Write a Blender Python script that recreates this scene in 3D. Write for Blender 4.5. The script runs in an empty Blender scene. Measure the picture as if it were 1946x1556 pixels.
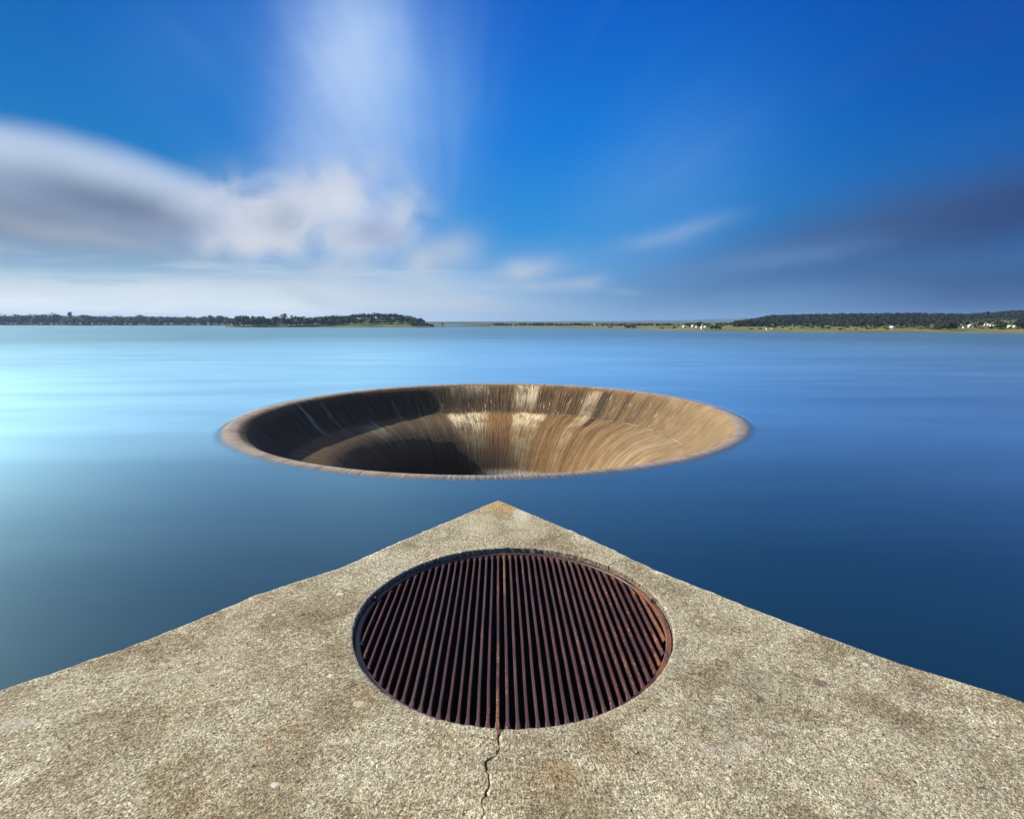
import bpy, bmesh, math, random
from mathutils import Vector, Matrix, noise
from mathutils.bvhtree import BVHTree
random.seed(11)
R = math.radians
scene = bpy.context.scene
COL = scene.collection

# ------------------------------------------------------------------ camera model
F, HOR = 1008.0, 612.5                 # focal length and horizon row of the photograph (1946 px wide)
CX, CY = 973.0, 778.0
PITCH = math.atan((CY - HOR) / F)
ZC = 8.80                              # eye height above the lake
HP = 1.5                               # eye height above the platform
cp, sp = math.cos(PITCH), math.sin(PITCH)
EYE = Vector((0, 0, ZC))

def ray(X, Y):
    a, b = (X - CX) / F, -(Y - CY) / F
    return Vector((a, cp + b * sp, -sp + b * cp))

def on_plane(X, Y, z):
    d = ray(X, Y)
    return EYE + d * ((z - ZC) / d.z)

def uw(X, Y):
    d = ray(X, Y)
    return d.x / d.y, d.z / d.y

SUN_EL, SUN_AZ = R(35), R(-75)          # azimuth measured from +Y towards +X
SUN_DIR = Vector((math.sin(SUN_AZ) * math.cos(SUN_EL), math.cos(SUN_AZ) * math.cos(SUN_EL), math.sin(SUN_EL)))

# ------------------------------------------------------------------ node helper
class V:
    """a node socket with arithmetic"""
    def __init__(s, t, k): s.t, s.k = t, k
    def _m(s, op, *o, clamp=False):
        n = s.t.nodes.new('ShaderNodeMath'); n.operation = op; n.use_clamp = clamp
        for i, x in enumerate((s,) + o):
            if isinstance(x, V): s.t.links.new(x.k, n.inputs[i])
            else: n.inputs[i].default_value = x
        return V(s.t, n.outputs[0])
    def __add__(s, o): return s._m('ADD', o)
    __radd__ = __add__
    def __sub__(s, o): return s._m('SUBTRACT', o)
    def __rsub__(s, o): return s._m('MULTIPLY', -1.0)._m('ADD', o)
    def __mul__(s, o): return s._m('MULTIPLY', o)
    __rmul__ = __mul__
    def __truediv__(s, o): return s._m('DIVIDE', o)
    def max(s, o): return s._m('MAXIMUM', o)
    def min(s, o): return s._m('MINIMUM', o)
    def pow(s, o): return s._m('POWER', o)
    def exp(s): return s._m('EXPONENT')
    def sqrt(s): return s._m('SQRT')
    def abs(s): return s._m('ABSOLUTE')
    def clamp(s): return s._m('ADD', 0.0, clamp=True)
    def smooth(s, a, b):
        n = s.t.nodes.new('ShaderNodeMapRange'); n.interpolation_type = 'SMOOTHSTEP'
        s.t.links.new(s.k, n.inputs['Value'])
        lo, hi = (0.0, 1.0)
        if a > b: a, b, lo, hi = b, a, 1.0, 0.0
        n.inputs['From Min'].default_value = a; n.inputs['From Max'].default_value = b
        n.inputs['To Min'].default_value = lo; n.inputs['To Max'].default_value = hi
        return V(s.t, n.outputs['Result'])

def val(t, x): 
    n = t.nodes.new('ShaderNodeValue'); n.outputs[0].default_value = x; return V(t, n.outputs[0])
def sep(v):
    n = v.t.nodes.new('ShaderNodeSeparateXYZ'); v.t.links.new(v.k, n.inputs[0])
    return tuple(V(v.t, o) for o in n.outputs)
def comb(t, *xs):
    n = t.nodes.new('ShaderNodeCombineXYZ')
    for i, x in enumerate(xs):
        if isinstance(x, V): t.links.new(x.k, n.inputs[i])
        else: n.inputs[i].default_value = x
    return V(t, n.outputs[0])
def tex_noise(vec, scale, detail=4, rough=.5, dist=0, color=False):
    n = vec.t.nodes.new('ShaderNodeTexNoise'); vec.t.links.new(vec.k, n.inputs['Vector'])
    n.inputs['Scale'].default_value = scale; n.inputs['Detail'].default_value = detail
    n.inputs['Roughness'].default_value = rough; n.inputs['Distortion'].default_value = dist
    return V(vec.t, n.outputs['Color' if color else 'Fac'])
def tex_voro(vec, scale, feature='F1', rnd=1.0):
    n = vec.t.nodes.new('ShaderNodeTexVoronoi'); n.feature = feature
    vec.t.links.new(vec.k, n.inputs['Vector']); n.inputs['Scale'].default_value = scale
    n.inputs['Randomness'].default_value = rnd
    return V(vec.t, n.outputs['Distance']), V(vec.t, n.outputs['Color'])
def mixc(f, a, b, t=None, blend='MIX'):
    t = t or (f.t if isinstance(f, V) else a.t)
    n = t.nodes.new('ShaderNodeMix'); n.data_type = 'RGBA'; n.blend_type = blend
    for k, x in ((0, f), (6, a), (7, b)):
        if isinstance(x, V): t.links.new(x.k, n.inputs[k])
        elif isinstance(x, (int, float)): n.inputs[k].default_value = x
        else: n.inputs[k].default_value = (*x, 1)
    return V(t, n.outputs[2])
def ramp(v, stops, interp='LINEAR'):
    n = v.t.nodes.new('ShaderNodeValToRGB'); v.t.links.new(v.k, n.inputs[0])
    cr = n.color_ramp; cr.interpolation = interp
    while len(cr.elements) < len(stops): cr.elements.new(.5)
    for e, (p, c) in zip(cr.elements, stops): e.position = p; e.color = (*c, 1)
    return V(v.t, n.outputs[0])
def lin(r, g, b):
    f = lambda c: (c / 255 / 12.92) if c / 255 <= .04045 else ((c / 255 + .055) / 1.055) ** 2.4
    return (f(r), f(g), f(b))

def new_mat(name):
    m = bpy.data.materials.new(name); m.use_nodes = True
    t = m.node_tree; b = t.nodes['Principled BSDF']
    return m, t, b
def link(v, sock): v.t.links.new(v.k, sock)
def obj_coord(t, which='Object'):
    n = t.nodes.new('ShaderNodeTexCoord'); return V(t, n.outputs[which])
def bump(t, b, h, dist, strength=1.0):
    n = t.nodes.new('ShaderNodeBump'); n.inputs['Distance'].default_value = dist; n.inputs['Strength'].default_value = strength
    link(h, n.inputs['Height']); t.links.new(n.outputs[0], b.inputs['Normal']); return n

# ------------------------------------------------------------------ object helpers
def mesh_obj(name, verts, faces, mat=None, parent=None, smooth=False, uvs=None):
    me = bpy.data.meshes.new(name); me.from_pydata(verts, [], faces); me.update()
    o = bpy.data.objects.new(name, me); COL.objects.link(o)
    if mat: me.materials.append(mat)
    if parent: o.parent = parent
    if smooth: me.polygons.foreach_set('use_smooth', [True] * len(me.polygons))
    if uvs:
        l = me.uv_layers.new(name='UVMap')
        for lp in me.loops: l.data[lp.index].uv = uvs[lp.vertex_index]
    return o
def empty(name, loc):
    o = bpy.data.objects.new(name, None); COL.objects.link(o); o.location = loc; o.empty_display_size = .2; return o
def tag(o, label=None, cat=None, group=None, kind=None):
    if label: o['label'] = label
    if cat: o['category'] = cat
    if group: o['group'] = group
    if kind: o['kind'] = kind
    return o

# ================================================================== SKY
SKYS = 0.1                                        # background strength
world = bpy.data.worlds.new("World"); scene.world = world; world.use_nodes = True
wt = world.node_tree; wt.nodes.clear()
out = wt.nodes.new('ShaderNodeOutputWorld'); bg = wt.nodes.new('ShaderNodeBackground')
bg.inputs['Strength'].default_value = SKYS; wt.links.new(bg.outputs[0], out.inputs[0])
sky = wt.nodes.new('ShaderNodeTexSky'); sky.sky_type = 'NISHITA'; sky.sun_disc = False
sky.sun_elevation = SUN_EL; sky.sun_rotation = SUN_AZ
sky.air_density = 1.0; sky.dust_density = .6; sky.ozone_density = 3.0
EXPO = 0.75
K = 1 / (SKYS * 2 ** EXPO)
def sk(r, g, b, m=1.0): return tuple(c * K * m for c in lin(r, g, b))
dirv = obj_coord(wt, 'Generated')
dx, dy, dz = sep(dirv)
ys = dy.max(.06)
u, w = dx / ys, dz / ys
fwd = dy.smooth(.02, .25)
base = V(wt, sky.outputs[0])
hs = wt.nodes.new('ShaderNodeHueSaturation'); hs.inputs['Saturation'].default_value = 1.2; hs.inputs['Value'].default_value = .75
link(base, hs.inputs['Color']); base = mixc(1.0, V(wt, hs.outputs[0]), (.18, .72, 1.05), blend='MULTIPLY')
# deep polarised blue overhead, paler towards the horizon; darker away from the sun
el = dz
blue = ramp(el.clamp(), [(0, sk(150, 190, 222)), (.05, sk(112, 168, 218)), (.16, sk(40, 142, 216)), (.30, sk(0, 121, 217)), (.46, sk(0, 95, 201)), (1, sk(0, 66, 146))])
dark = (dx + .05).smooth(.15, .80)
blue = mixc(dark, blue, mixc(1.0, blue, (.30, .42, .58), blend='MULTIPLY'))
lft = (dx * -1).smooth(.05, .75)
blue = mixc(lft * .9, blue, mixc(1.0, blue, (.6, .80, .68), blend='MULTIPLY'))
base = mixc(.965, base, blue)

# --- clouds, drawn out by the wind towards one point on the horizon
nv = comb(wt, u, w, 0)
puff = tex_noise(comb(wt, u * 1.0, w * 1.25, 3.1), 9.0, 5, .52)
puff2 = tex_noise(comb(wt, u * 1.0, w * 1.3, 7.7), 4.5, 3, .45)
u0, w0 = uw(860, 600)
du, dw = u - u0, w - w0
ang = wt.nodes.new('ShaderNodeMath'); ang.operation = 'ARCTAN2'
link(du, ang.inputs[0]); link(dw, ang.inputs[1]); ang = V(wt, ang.outputs[0])
rho = (du * du + dw * dw + 1e-4).sqrt()
streak = tex_noise(comb(wt, ang * 2.6, rho * .9, 1.3), 1.6, 3, .5, .3)
streak2 = tex_noise(comb(wt, ang * 4.5, rho * 1.2, 8.3), 1.7, 2, .5, .2)

warp_u = u + (puff - .5) * .10 + (puff2 - .5) * .10
warp_w = w + (puff2 - .5) * .06
def blob(X, Y, sx, sy, rot=0, warped=False, pw=1.0, wp=1.0):
    """soft ellipse at a point of the sky (degrees rot, clockwise in the picture)"""
    a, b = uw(X, Y)
    uu, ww = (warp_u, warp_w) if warped else (u, w)
    p, q = uu - a, ww - b
    c, s = math.cos(R(-rot)), math.sin(R(-rot))
    e = (p * c + q * s) / (sx / F)
    f = (q * c - p * s) / (sy / F)
    return ((e * e + f * f) * -1.0).exp()
col = base
def layer(mask, color):
    global col
    col = mixc((mask * fwd).clamp(), col, color)
# low bright veil, strong on the sunny side
veil = ((w - uw(300, 605)[1]) / .078)
veil = ((veil * veil) * -1).exp() * (u * -1).smooth(-.25, .55)
low = tex_noise(comb(wt, u * 1.6, w * 6.5, 2.2), 2.6, 4, .5)
layer(veil * (low * .9 + .62), sk(236, 241, 240, 1.06))
layer(blob(120, 545, 420, 22, 3, True) * .4, sk(222, 232, 236))
layer(blob(40, 490, 260, 18, 4, True) * .55, sk(138, 172, 206))
lay = tex_noise(comb(wt, u * 1.1, w * 13.0, 6.6), 2.4, 5, .55, .2)
layer(lay.smooth(.50, .64) * w.smooth(.17, .08) * u.smooth(.05, -.32) * .45, sk(218, 228, 234))
layer(lay.smooth(.46, .36) * w.smooth(.20, .12) * w.smooth(.01, .05) * u.smooth(.0, -.3) * .35, sk(140, 178, 214))
# A: long grey bank on the left with a white upper edge
pts = [uw(0, 222), uw(230, 280), uw(450, 365)]
(x1, y1), (x2, y2), (x3, y3) = pts
den = (x1 - x2) * (x1 - x3) * (x2 - x3)
qa = (x3 * (y2 - y1) + x2 * (y1 - y3) + x1 * (y3 - y2)) / den
qb = (x3 * x3 * (y1 - y2) + x2 * x2 * (y3 - y1) + x1 * x1 * (y2 - y3)) / den
qc = (x2 * x3 * (x2 - x3) * y1 + x3 * x1 * (x3 - x1) * y2 + x1 * x2 * (x1 - x2) * y3) / den
top = (u * u * qa + u * qb + qc)
s_in = top - w + (streak - .5) * .03
ma = s_in.smooth(-.018, .045) * w.smooth(uw(0, 525)[1], uw(0, 420)[1]) * u.smooth(uw(520, 400)[0], uw(380, 400)[0])
bank = ramp((s_in / .34).clamp(), [(0, sk(205, 220, 242)), (.14, sk(190, 206, 230)), (.34, sk(150, 166, 192)), (.52, sk(128, 142, 166)), (.72, sk(164, 174, 190)), (1, sk(196, 204, 214))], 'EASE')
layer(ma * .95, bank)
layer(blob(235, 385, 150, 36, 12, True) * .75, sk(104, 118, 146))
layer(blob(70, 395, 130, 45, 0, True) * .35, sk(112, 128, 152))
layer(blob(150, 455, 210, 22, 8, True) * .5, sk(178, 184, 194))
# B: tall soft veil rising from the puffs
layer(blob(640, 60, 230, 190, 12, False) * (streak2 * .8 + .3) * .30, sk(96, 164, 236))
layer(blob(690, 150, 125, 175, 4, False) * (streak2.smooth(.25, .75) * .5 + .62) * .86, sk(166, 199, 246))
layer(blob(672, 140, 76, 135, 0, True) * .55, sk(204, 222, 250))
layer(blob(800, 200, 110, 140, -10, False) * (streak2 * .8 + .3) * .34, sk(92, 164, 236))
layer(blob(330, 110, 110, 120, -40, False) * (streak2 * .8 + .2) * .22, sk(96, 150, 220))
layer(blob(700, 300, 120, 150, 0, True) * (streak2 * .8 + .45) * .55, sk(150, 188, 238))
layer(blob(560, 310, 60, 120, 18, True) * .35, sk(150, 182, 236))
# C: puffs
puffc = tex_noise(comb(wt, u * 1.0, w * 1.15, 5.7), 13.0, 5, .5, .4)
for (X, Y, sx, sy, a) in [(470, 425, 85, 62, .95), (560, 405, 80, 62, .85), (640, 400, 82, 74, .95), (540, 455, 130, 38, .75), (700, 440, 85, 52, .7), (765, 410, 42, 44, .6), (640, 350, 60, 45, .45), (430, 390, 60, 45, .6)]:
    layer(blob(X, Y, sx, sy, 0, True) * (puffc.smooth(.26, .70) * .9 + .25) * a, sk(208, 214, 228))
layer(blob(520, 425, 42, 26, 0, True) * .55, sk(160, 170, 190))
layer(blob(705, 445, 46, 24, 0, True) * .6, sk(146, 160, 190))
layer(blob(500, 468, 60, 16, 0, True) * .5, sk(222, 220, 222))
layer(blob(655, 395, 50, 30, 0, True) * .4, sk(222, 226, 238))
# D: small stragglers
for (X, Y, sx, sy, a, rot) in [(800, 505, 32, 26, .7, -10), (860, 475, 58, 34, .6, -22), (645, 520, 52, 22, .75, -6), (1010, 508, 58, 20, .75, -6), (1020, 545, 60, 14, .5, 0), (1100, 545, 38, 14, .6, -8),
                          (720, 555, 70, 18, .5, 0), (890, 570, 45, 14, .7, 0), (820, 560, 50, 16, .55, 0), (1290, 440, 90, 16, .34, -14), (960, 590, 170, 18, .3, 0), (560, 560, 60, 16, .6, 0), (470, 540, 70, 14, .5, 2), (610, 575, 70, 12, .6, 0), (780, 585, 90, 12, .5, 0), (1180, 560, 50, 9, .35, 0), (930, 540, 40, 10, .4, 0)]:
    layer(blob(X, Y, sx, sy, rot, True) * (puff * .9 + .5) * a, sk(196, 206, 220))
# E: dim violet streaks on the right
layer(blob(1640, 535, 380, 34, -5, True) * (streak * .7 + .4) * .6, sk(72, 108, 158))
layer(blob(1700, 435, 400, 62, -13, True) * (streak * .6 + .7) * 1.0, sk(62, 94, 144))
layer(blob(1480, 490, 190, 22, -9, True) * .75, sk(96, 136, 188))
layer(blob(1950, 400, 230, 75, -12, True) * .8, sk(44, 66, 118))
layer(blob(1880, 545, 240, 40, -4, True) * .6, sk(44, 76, 126))
layer(blob(2000, 570, 330, 60, -3, False) * .6, sk(46, 80, 134))
layer(blob(1400, 575, 300, 26, -2, True) * .35, sk(112, 146, 190))
layer(blob(1260, 360, 110, 190, 48, False) * (streak2 * .9 + .3) * .38, sk(110, 160, 222))
layer(blob(1820, 70, 170, 28, -22, True) * .35, sk(30, 78, 166))
layer(streak2.smooth(.56, .78) * w.smooth(.02, .3) * .02, sk(150, 180, 226))
glow = tex_noise(dirv, 2.2, 4, .5)
azl = (dx * -1 + dy * .25).smooth(-.14, .30) * dy.smooth(-.35, .05)
sunny = azl * dz.smooth(.50, .66) * dz.smooth(.99, .9) * (glow.smooth(.3, .6) * .4 + .6)
sunny = sunny.max((dx * -1).smooth(.74, .92) * dz.smooth(.06, .25) * dz.smooth(.99, .9) * .8)
col = mixc(sunny.clamp(), col, sk(255, 234, 222, 1.35))  # unseen bright cloud added so the left water reflects a glow
# unseen veil added overhead to lift the water's reflection; more cloud behind
hz = dz.max(.08)
over = tex_noise(comb(wt, dx / hz * .5, dy / hz * .22, 4), 1.5, 4, .5)
col = mixc((over.smooth(.36, .66) * dz.smooth(.50, .68) * .65).clamp(), col, sk(120, 190, 250, 1.6))
col = mixc((over.smooth(.45, .7) * (dy * -1).smooth(.0, .4) * .5).clamp(), col, sk(200, 210, 226))
link(col, bg.inputs['Color'])

# ================================================================== SUN, CAMERA
sl = bpy.data.lights.new('sun', 'SUN'); sl.energy = 5.0; sl.angle = R(.53); sl.color = (1.0, .92, .77)
so = bpy.data.objects.new('sun', sl); COL.objects.link(so); so.rotation_euler = (-SUN_DIR).to_track_quat('-Z', 'Y').to_euler()
so.location = (-40, 8, 40)
cam = bpy.data.cameras.new('camera'); co = bpy.data.objects.new('camera', cam); COL.objects.link(co)
co.location = EYE; co.rotation_euler = (R(90) - PITCH, 0, 0)
cam.sensor_fit = 'HORIZONTAL'; cam.sensor_width = 36; cam.lens = 36 * F / 1946; cam.clip_end = 60000; cam.clip_start = .05
scene.camera = co
vs = scene.view_settings; vs.view_transform = 'Standard'; vs.look = 'None'; vs.exposure = EXPO; vs.gamma = 1

TWO_PI = 2 * math.pi
# ================================================================== SPILLWAY
c_near, c_far = on_plane(919, 906, 0), on_plane(919, 728.5, 0)
SR = (c_far.y - c_near.y) / 2 * 1.014
SC = Vector((on_plane(919, 820, 0).x * 1.0, (c_near.y + c_far.y) / 2, 0))
SC.x = (934 - CX) / F * (SC.y * cp + ZC * sp)
k = SR / 24.0
PROFILE = [(27, -4), (26, -1.6), (25.2, -.75), (24.6, -.32), (24.2, -.12), (23.9, -.03), (23.6, 0), (23.3, -.015), (23.0, -.09), (22.7, -.24), (22.4, -.47), (22.1, -.78), (21.6, -1.32), (21.0, -1.98), (20.4, -2.62), (19.9, -3.08), (19.4, -3.44), (19.25, -3.5),
           (18.6, -3.72), (17.8, -3.95), (17.0, -4.18), (16.3, -4.42), (15.6, -4.78), (14.8, -5.35), (13.9, -6.15), (12.9, -7.25), (12.0, -8.4), (11.2, -9.6), (10.4, -11.0), (9.6, -12.7), (8.9, -14.6), (8.3, -17), (7.9, -20), (7.8, -24)]
def dense(P, n):
    r = []
    for (a, b), (c, d) in zip(P, P[1:]):
        for i in range(n): r.append((a + (c - a) * i / n, b + (d - b) * i / n))
    return r + [P[-1]]
def revolve(name, prof, N, mat, parent, wob=0.0):
    vs_, fs, uv = [], [], []
    L = 0
    for i, (r, z) in enumerate(prof):
        if i: L += math.hypot(r - prof[i - 1][0], z - prof[i - 1][1])
        for j in range(N + 1):
            a = 2 * math.pi * j / N
            n_ = noise.noise(Vector((math.cos(a) * 9, math.sin(a) * 9, L * .35))) * wob
            vs_.append((r * k * math.cos(a) * 1.0, r * k * math.sin(a), (z + n_) * k)); uv.append((a * 24, L))
    for i in range(len(prof) - 1):
        for j in range(N):
            p = i * (N + 1) + j
            fs.append((p, p + N + 1, p + N + 2, p + 1))
    return mesh_obj(name, vs_, fs, mat, parent, True, uv)

m_sp, t, b = new_mat('weathered_spillway_concrete')
P = obj_coord(t); px, py, pz = sep(P)
rr = (px * px + py * py).sqrt() / k
at = t.nodes.new('ShaderNodeMath'); at.operation = 'ARCTAN2'; link(px, at.inputs[0]); link(py, at.inputs[1])   # 0 at the far side, + to the right
th = V(t, at.outputs[0])
cs, sn = th._m('COSINE'), th._m('SINE')
def radial(f_ang, f_r, seed, det=4, rough=.6):
    return tex_noise(comb(t, cs * f_ang, sn * f_ang, rr * f_r + seed), 1.0, det, rough)
st_f = radial(120, .35, 1, 3, .65)      # fine run-off streaks
st_m = radial(34, .22, 9, 4, .6)
st_b = radial(7, .12, 17, 3, .5)
blot = tex_noise(P, .55, 5, .6)
grain = tex_noise(P, 9, 4, .6)
c = ramp((st_m * .55 + blot * .25 + st_b * .35 - .08).clamp(), [(.25, (.07, .038, .016)), (.42, (.15, .082, .033)), (.56, (.23, .14, .066)), (.72, (.34, .24, .135)), (.9, (.45, .36, .23))])
# tan right, brown middle, black growth left; lit and shaded sides partly painted in
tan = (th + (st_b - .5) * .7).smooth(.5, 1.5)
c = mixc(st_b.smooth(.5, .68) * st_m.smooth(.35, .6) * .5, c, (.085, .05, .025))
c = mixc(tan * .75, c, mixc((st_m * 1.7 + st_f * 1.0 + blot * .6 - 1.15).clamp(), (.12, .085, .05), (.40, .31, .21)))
algae_shade = (th * -1 + (st_b - .5) * .9).smooth(-.10, .65)
c = mixc(algae_shade * .88, c, mixc((st_m * 1.2 + st_f * .8 - .5).clamp(), (.016, .012, .008), (.15, .105, .06)))
# dark growth on the steep upper band
band = rr.smooth(18.6, 19.6) * rr.smooth(23.1, 21.6)
c = mixc(((st_f * .7 + st_m * .4).smooth(.42, .62) * band * (1 - tan * .6) * .92), c, (.035, .023, .013))
fleck = radial(95, .9, 31, 4, .7)
c = mixc((fleck.smooth(.58, .68) * band * (th.abs()).smooth(2.2, .4) * (1 - (th * -1).smooth(.2, .6)) * .8), c, (.60, .50, .32))
# pale lime panels
def panel(t0, t1, r0, r1, amt, colr, soft=.02):
    global c
    tt = th + (st_f - .5) * .06 + (st_m - .5) * .05
    r_ = rr + (st_f - .5) * 2.4 + (st_m - .5) * 2.0
    m = tt.smooth(t0 - soft, t0 + soft) * tt.smooth(t1 + soft, t1 - soft) * r_.smooth(r0 - .4, r0 + (r1 - r0) * .8) * r_.smooth(r1 + .3, r1 - .3)
    c = mixc(m * (st_f * .9 + grain * .8 + (blot - .5) * .9).smooth(.60, .98) * amt, c, colr)
panel(-.36, -.07, 14.0, 19.0, 1.1, (.66, .56, .40))
panel(.13, .36, 14.3, 19.0, 1.1, (.66, .56, .40))
panel(-.30, -.10, 10.5, 14.5, .6, (.42, .33, .20))
panel(.15, .33, 9.5, 14.5, .5, (.50, .42, .28))
panel(.12, .27, 19.6, 22.8, 1.1, (.66, .56, .38))
panel(-.30, -.05, 21.3, 22.8, .7, (.55, .45, .30))
panel(-.09, .14, 12.0, 19.1, .55, (.27, .125, .04), .05)
panel(.60, .68, 9.0, 22.5, .55, (.56, .48, .36))
panel(.70, .755, 10.0, 22.5, 1.6, (.045, .03, .02))
panel(.86, .90, 12.0, 22.6, 1.2, (.07, .05, .03))
panel(.50, .53, 12.0, 22.6, 1.1, (.07, .045, .025))
panel(1.0, 1.03, 16.0, 22.6, 1.0, (.09, .06, .04))
panel(.38, .42, 12.0, 22.6, 1.0, (.13, .075, .035))
panel(-.42, -.37, 9.0, 22.6, 1.0, (.10, .06, .03))
for t0_, t1_, r0_, r1_, a_ in ((-1.33, -1.315, 17, 22.6, .9), (-1.17, -1.16, 16, 22.6, .8), (-1.02, -.93, 14.5, 18.6, .55), (-.93, -.915, 12, 19.5, .9), (-.86, -.85, 12, 18, .7), (-.70, -.69, 12, 22, .5), (-.55, -.545, 12, 20, .5)):
    panel(t0_, t1_, r0_, r1_, a_ * .75, (.34, .33, .30), .006)  # pale water threads and their sheen, painted into the colour
# throat darkened by growth and painted shade, pale splashed ring far down
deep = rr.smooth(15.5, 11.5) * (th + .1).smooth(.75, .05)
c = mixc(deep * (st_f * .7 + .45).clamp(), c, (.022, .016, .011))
ring = (rr + (st_f - .5) * .8).smooth(11.5, 11.0) * (th - .22).abs().smooth(.55, .15)
c = mixc(ring * (grain * 1.0 + st_f * .7).smooth(.6, 1.05), c, (.62, .63, .56))
# fine construction line where the slope breaks
line = (rr - 19.32 + (st_m - .5) * .15).abs().smooth(.12, .03)
c = mixc(line * (blot.smooth(.4, .65)) * .45 * th.smooth(-.5, .1), c, (.50, .41, .29))
c = mixc(1.0, c, (1.02, .97, .82), blend='MULTIPLY')
jn = (th * (24 / TWO_PI) + 50.37 + (st_f - .5) * .012)._m('FRACT')
joint = (jn - .5).abs().smooth(.012, .003) * (blot * .8 + .35).clamp()
c = mixc(joint * .75, c, (.035, .026, .018))
# pale, mineral-washed crest
crest = rr.smooth(22.75, 23.15)
cj = joint
c = mixc(crest, c, mixc((grain * 1.0 + st_m * .8 + blot * .7 - .75).clamp(), (.10, .075, .055), (.42, .335, .25)))
c = mixc(crest * (rr - 23.7 + (st_m - .5) * .5).smooth(-.1, .35) * th.smooth(-.6, .8) * .6, c, (.19, .155, .155))
b.inputs['Specular IOR Level'].default_value = .25
wet = crest * th.smooth(.6, 1.6)
c = mixc(cj * crest * .7, c, (.06, .045, .035))
link(c, b.inputs['Base Color'])
rg = (.82 - crest * .25 - wet * .25)
link(rg, b.inputs['Roughness'])
slab = radial(46, .55, 51, 5, .75)
bump(t, b, st_f * .7 + grain * .45 + st_m * .6 + slab * 1.2, .20, 1.0)

spill = empty('bellmouth_spillway', SC)
tag(spill, 'huge round concrete overflow funnel sunk in the lake with brown streaked walls', 'spillway')
ir = next(i for i, p in enumerate(PROFILE) if p[0] < 22.9)
it = next(i for i, p in enumerate(PROFILE) if p[0] < 10)
revolve('rim', dense(PROFILE[:ir + 1], 2), 360, m_sp, spill)
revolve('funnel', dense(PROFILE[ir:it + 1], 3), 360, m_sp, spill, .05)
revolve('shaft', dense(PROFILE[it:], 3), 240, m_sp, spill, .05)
m_foam, t, b = new_mat('churned_water')
n_ = tex_noise(obj_coord(t), 1.6, 6, .7)
link(ramp(n_, [(.35, (.10, .13, .13)), (.65, (.62, .66, .64))]), b.inputs['Base Color']); b.inputs['Roughness'].default_value = .4
pv, pf = [(0, 0, 0)], []
for j in range(64):
    a = 2 * math.pi * j / 64; pv.append((7.83 * k * math.cos(a), 7.83 * k * math.sin(a), 0))
for j in range(64): pf.append((0, 1 + j, 1 + (j + 1) % 64))
pool = mesh_obj('pool_water', pv, pf, m_foam); pool.location = SC + Vector((0, 0, -19.5)); tag(pool, kind='structure')

# ================================================================== LAKE
m_w, t, b = new_mat('smoothed_lake_water')
P = obj_coord(t); px, py, pz = sep(P)
rad = (px * px + py * py).sqrt()
n1 = tex_noise(comb(t, px * .010, py * .022, 0), 1.0, 3, .45)
n2 = tex_noise(comb(t, px * .030 + n1 * 1.2, py * .15 + n1 * 1.5, 5), 1.0, 3, .5)
t.nodes.remove(b)
body = t.nodes.new('ShaderNodeBsdfDiffuse'); link(mixc(n1, (.002, .014, .030), (.003, .020, .042)), body.inputs['Color'])
glo = t.nodes.new('ShaderNodeBsdfGlossy'); glo.distribution = 'MULTI_GGX'
far = rad.smooth(60, 330)
ruf = (px * -1 + py * .6 + (n1 - .5) * 40).smooth(-55, 35) * rad.smooth(190, 50)     # rougher patch added left of the funnel to reflect the bright cloud
glo.inputs['Color'].default_value = (.54, .90, 1, 1)
link((n1 * .06 + n2 * .04 + .30 + ruf * .035 + far * .06), glo.inputs['Roughness'])
fr_ = t.nodes.new('ShaderNodeFresnel'); fr_.inputs['IOR'].default_value = 1.333
fac = (V(t, fr_.outputs[0]).pow(1.25) * 3.0).min(.95) * (n1 * .22 + n2 * .30 + .74) * (1 - far * .50)
b = t.nodes.new('ShaderNodeMixShader'); link(fac.clamp(), b.inputs[0]); t.links.new(body.outputs[0], b.inputs[1]); t.links.new(glo.outputs[0], b.inputs[2])
# long exposure: the shallow film lapping over the crest fades out instead of ending in a line
lapn = tex_noise(comb(t, px * .25, py * .25, 2), 1.0, 3, .5)
thx = px / rad.max(.1)
edge = rad / k + (lapn - .5) * .5
fade = (edge + (px / rad.max(.1)).smooth(-.3, -1.0) * -.25).smooth(23.45, 24.75)
tr = t.nodes.new('ShaderNodeBsdfTransparent'); mx = t.nodes.new('ShaderNodeMixShader')
link(fade, mx.inputs[0]); t.links.new(tr.outputs[0], mx.inputs[1]); t.links.new(b.outputs[0], mx.inputs[2])
t.links.new(mx.outputs[0], t.nodes['Material Output'].inputs['Surface'])
def crest_z(r):
    for (a, z0), (c_, z1) in zip(PROFILE, PROFILE[1:]):
        if c_ <= r <= a: return z0 + (z1 - z0) * (a - r) / (a - c_)
    return 0
WL = -.035
rings = [(r, max(WL, crest_z(r) + .012)) for r in (23.5, 23.6, 23.7, 23.8, 23.9, 24.0, 24.1)]
rings += [(r, WL) for r in (24.3, 24.7, 25.2, 26, 28, 31, 35, 42, 52, 70, 100, 150, 230, 350, 550, 850, 1300, 2000, 3000, 4500, 7000, 11000)]
N = 240; lv, lf = [], []
for (r, z) in rings:
    for j in range(N):
        a = 2 * math.pi * j / N; lv.append((r * k * math.cos(a), r * k * math.sin(a), z * k))
for i in range(len(rings) - 1):
    for j in range(N):
        p, q = i * N + j, i * N + (j + 1) % N
        lf.append((p, p + N, q + N, q))
lake = mesh_obj('lake_water', lv, lf, m_w, None, True); lake.location = SC; tag(lake, kind='structure')

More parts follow.
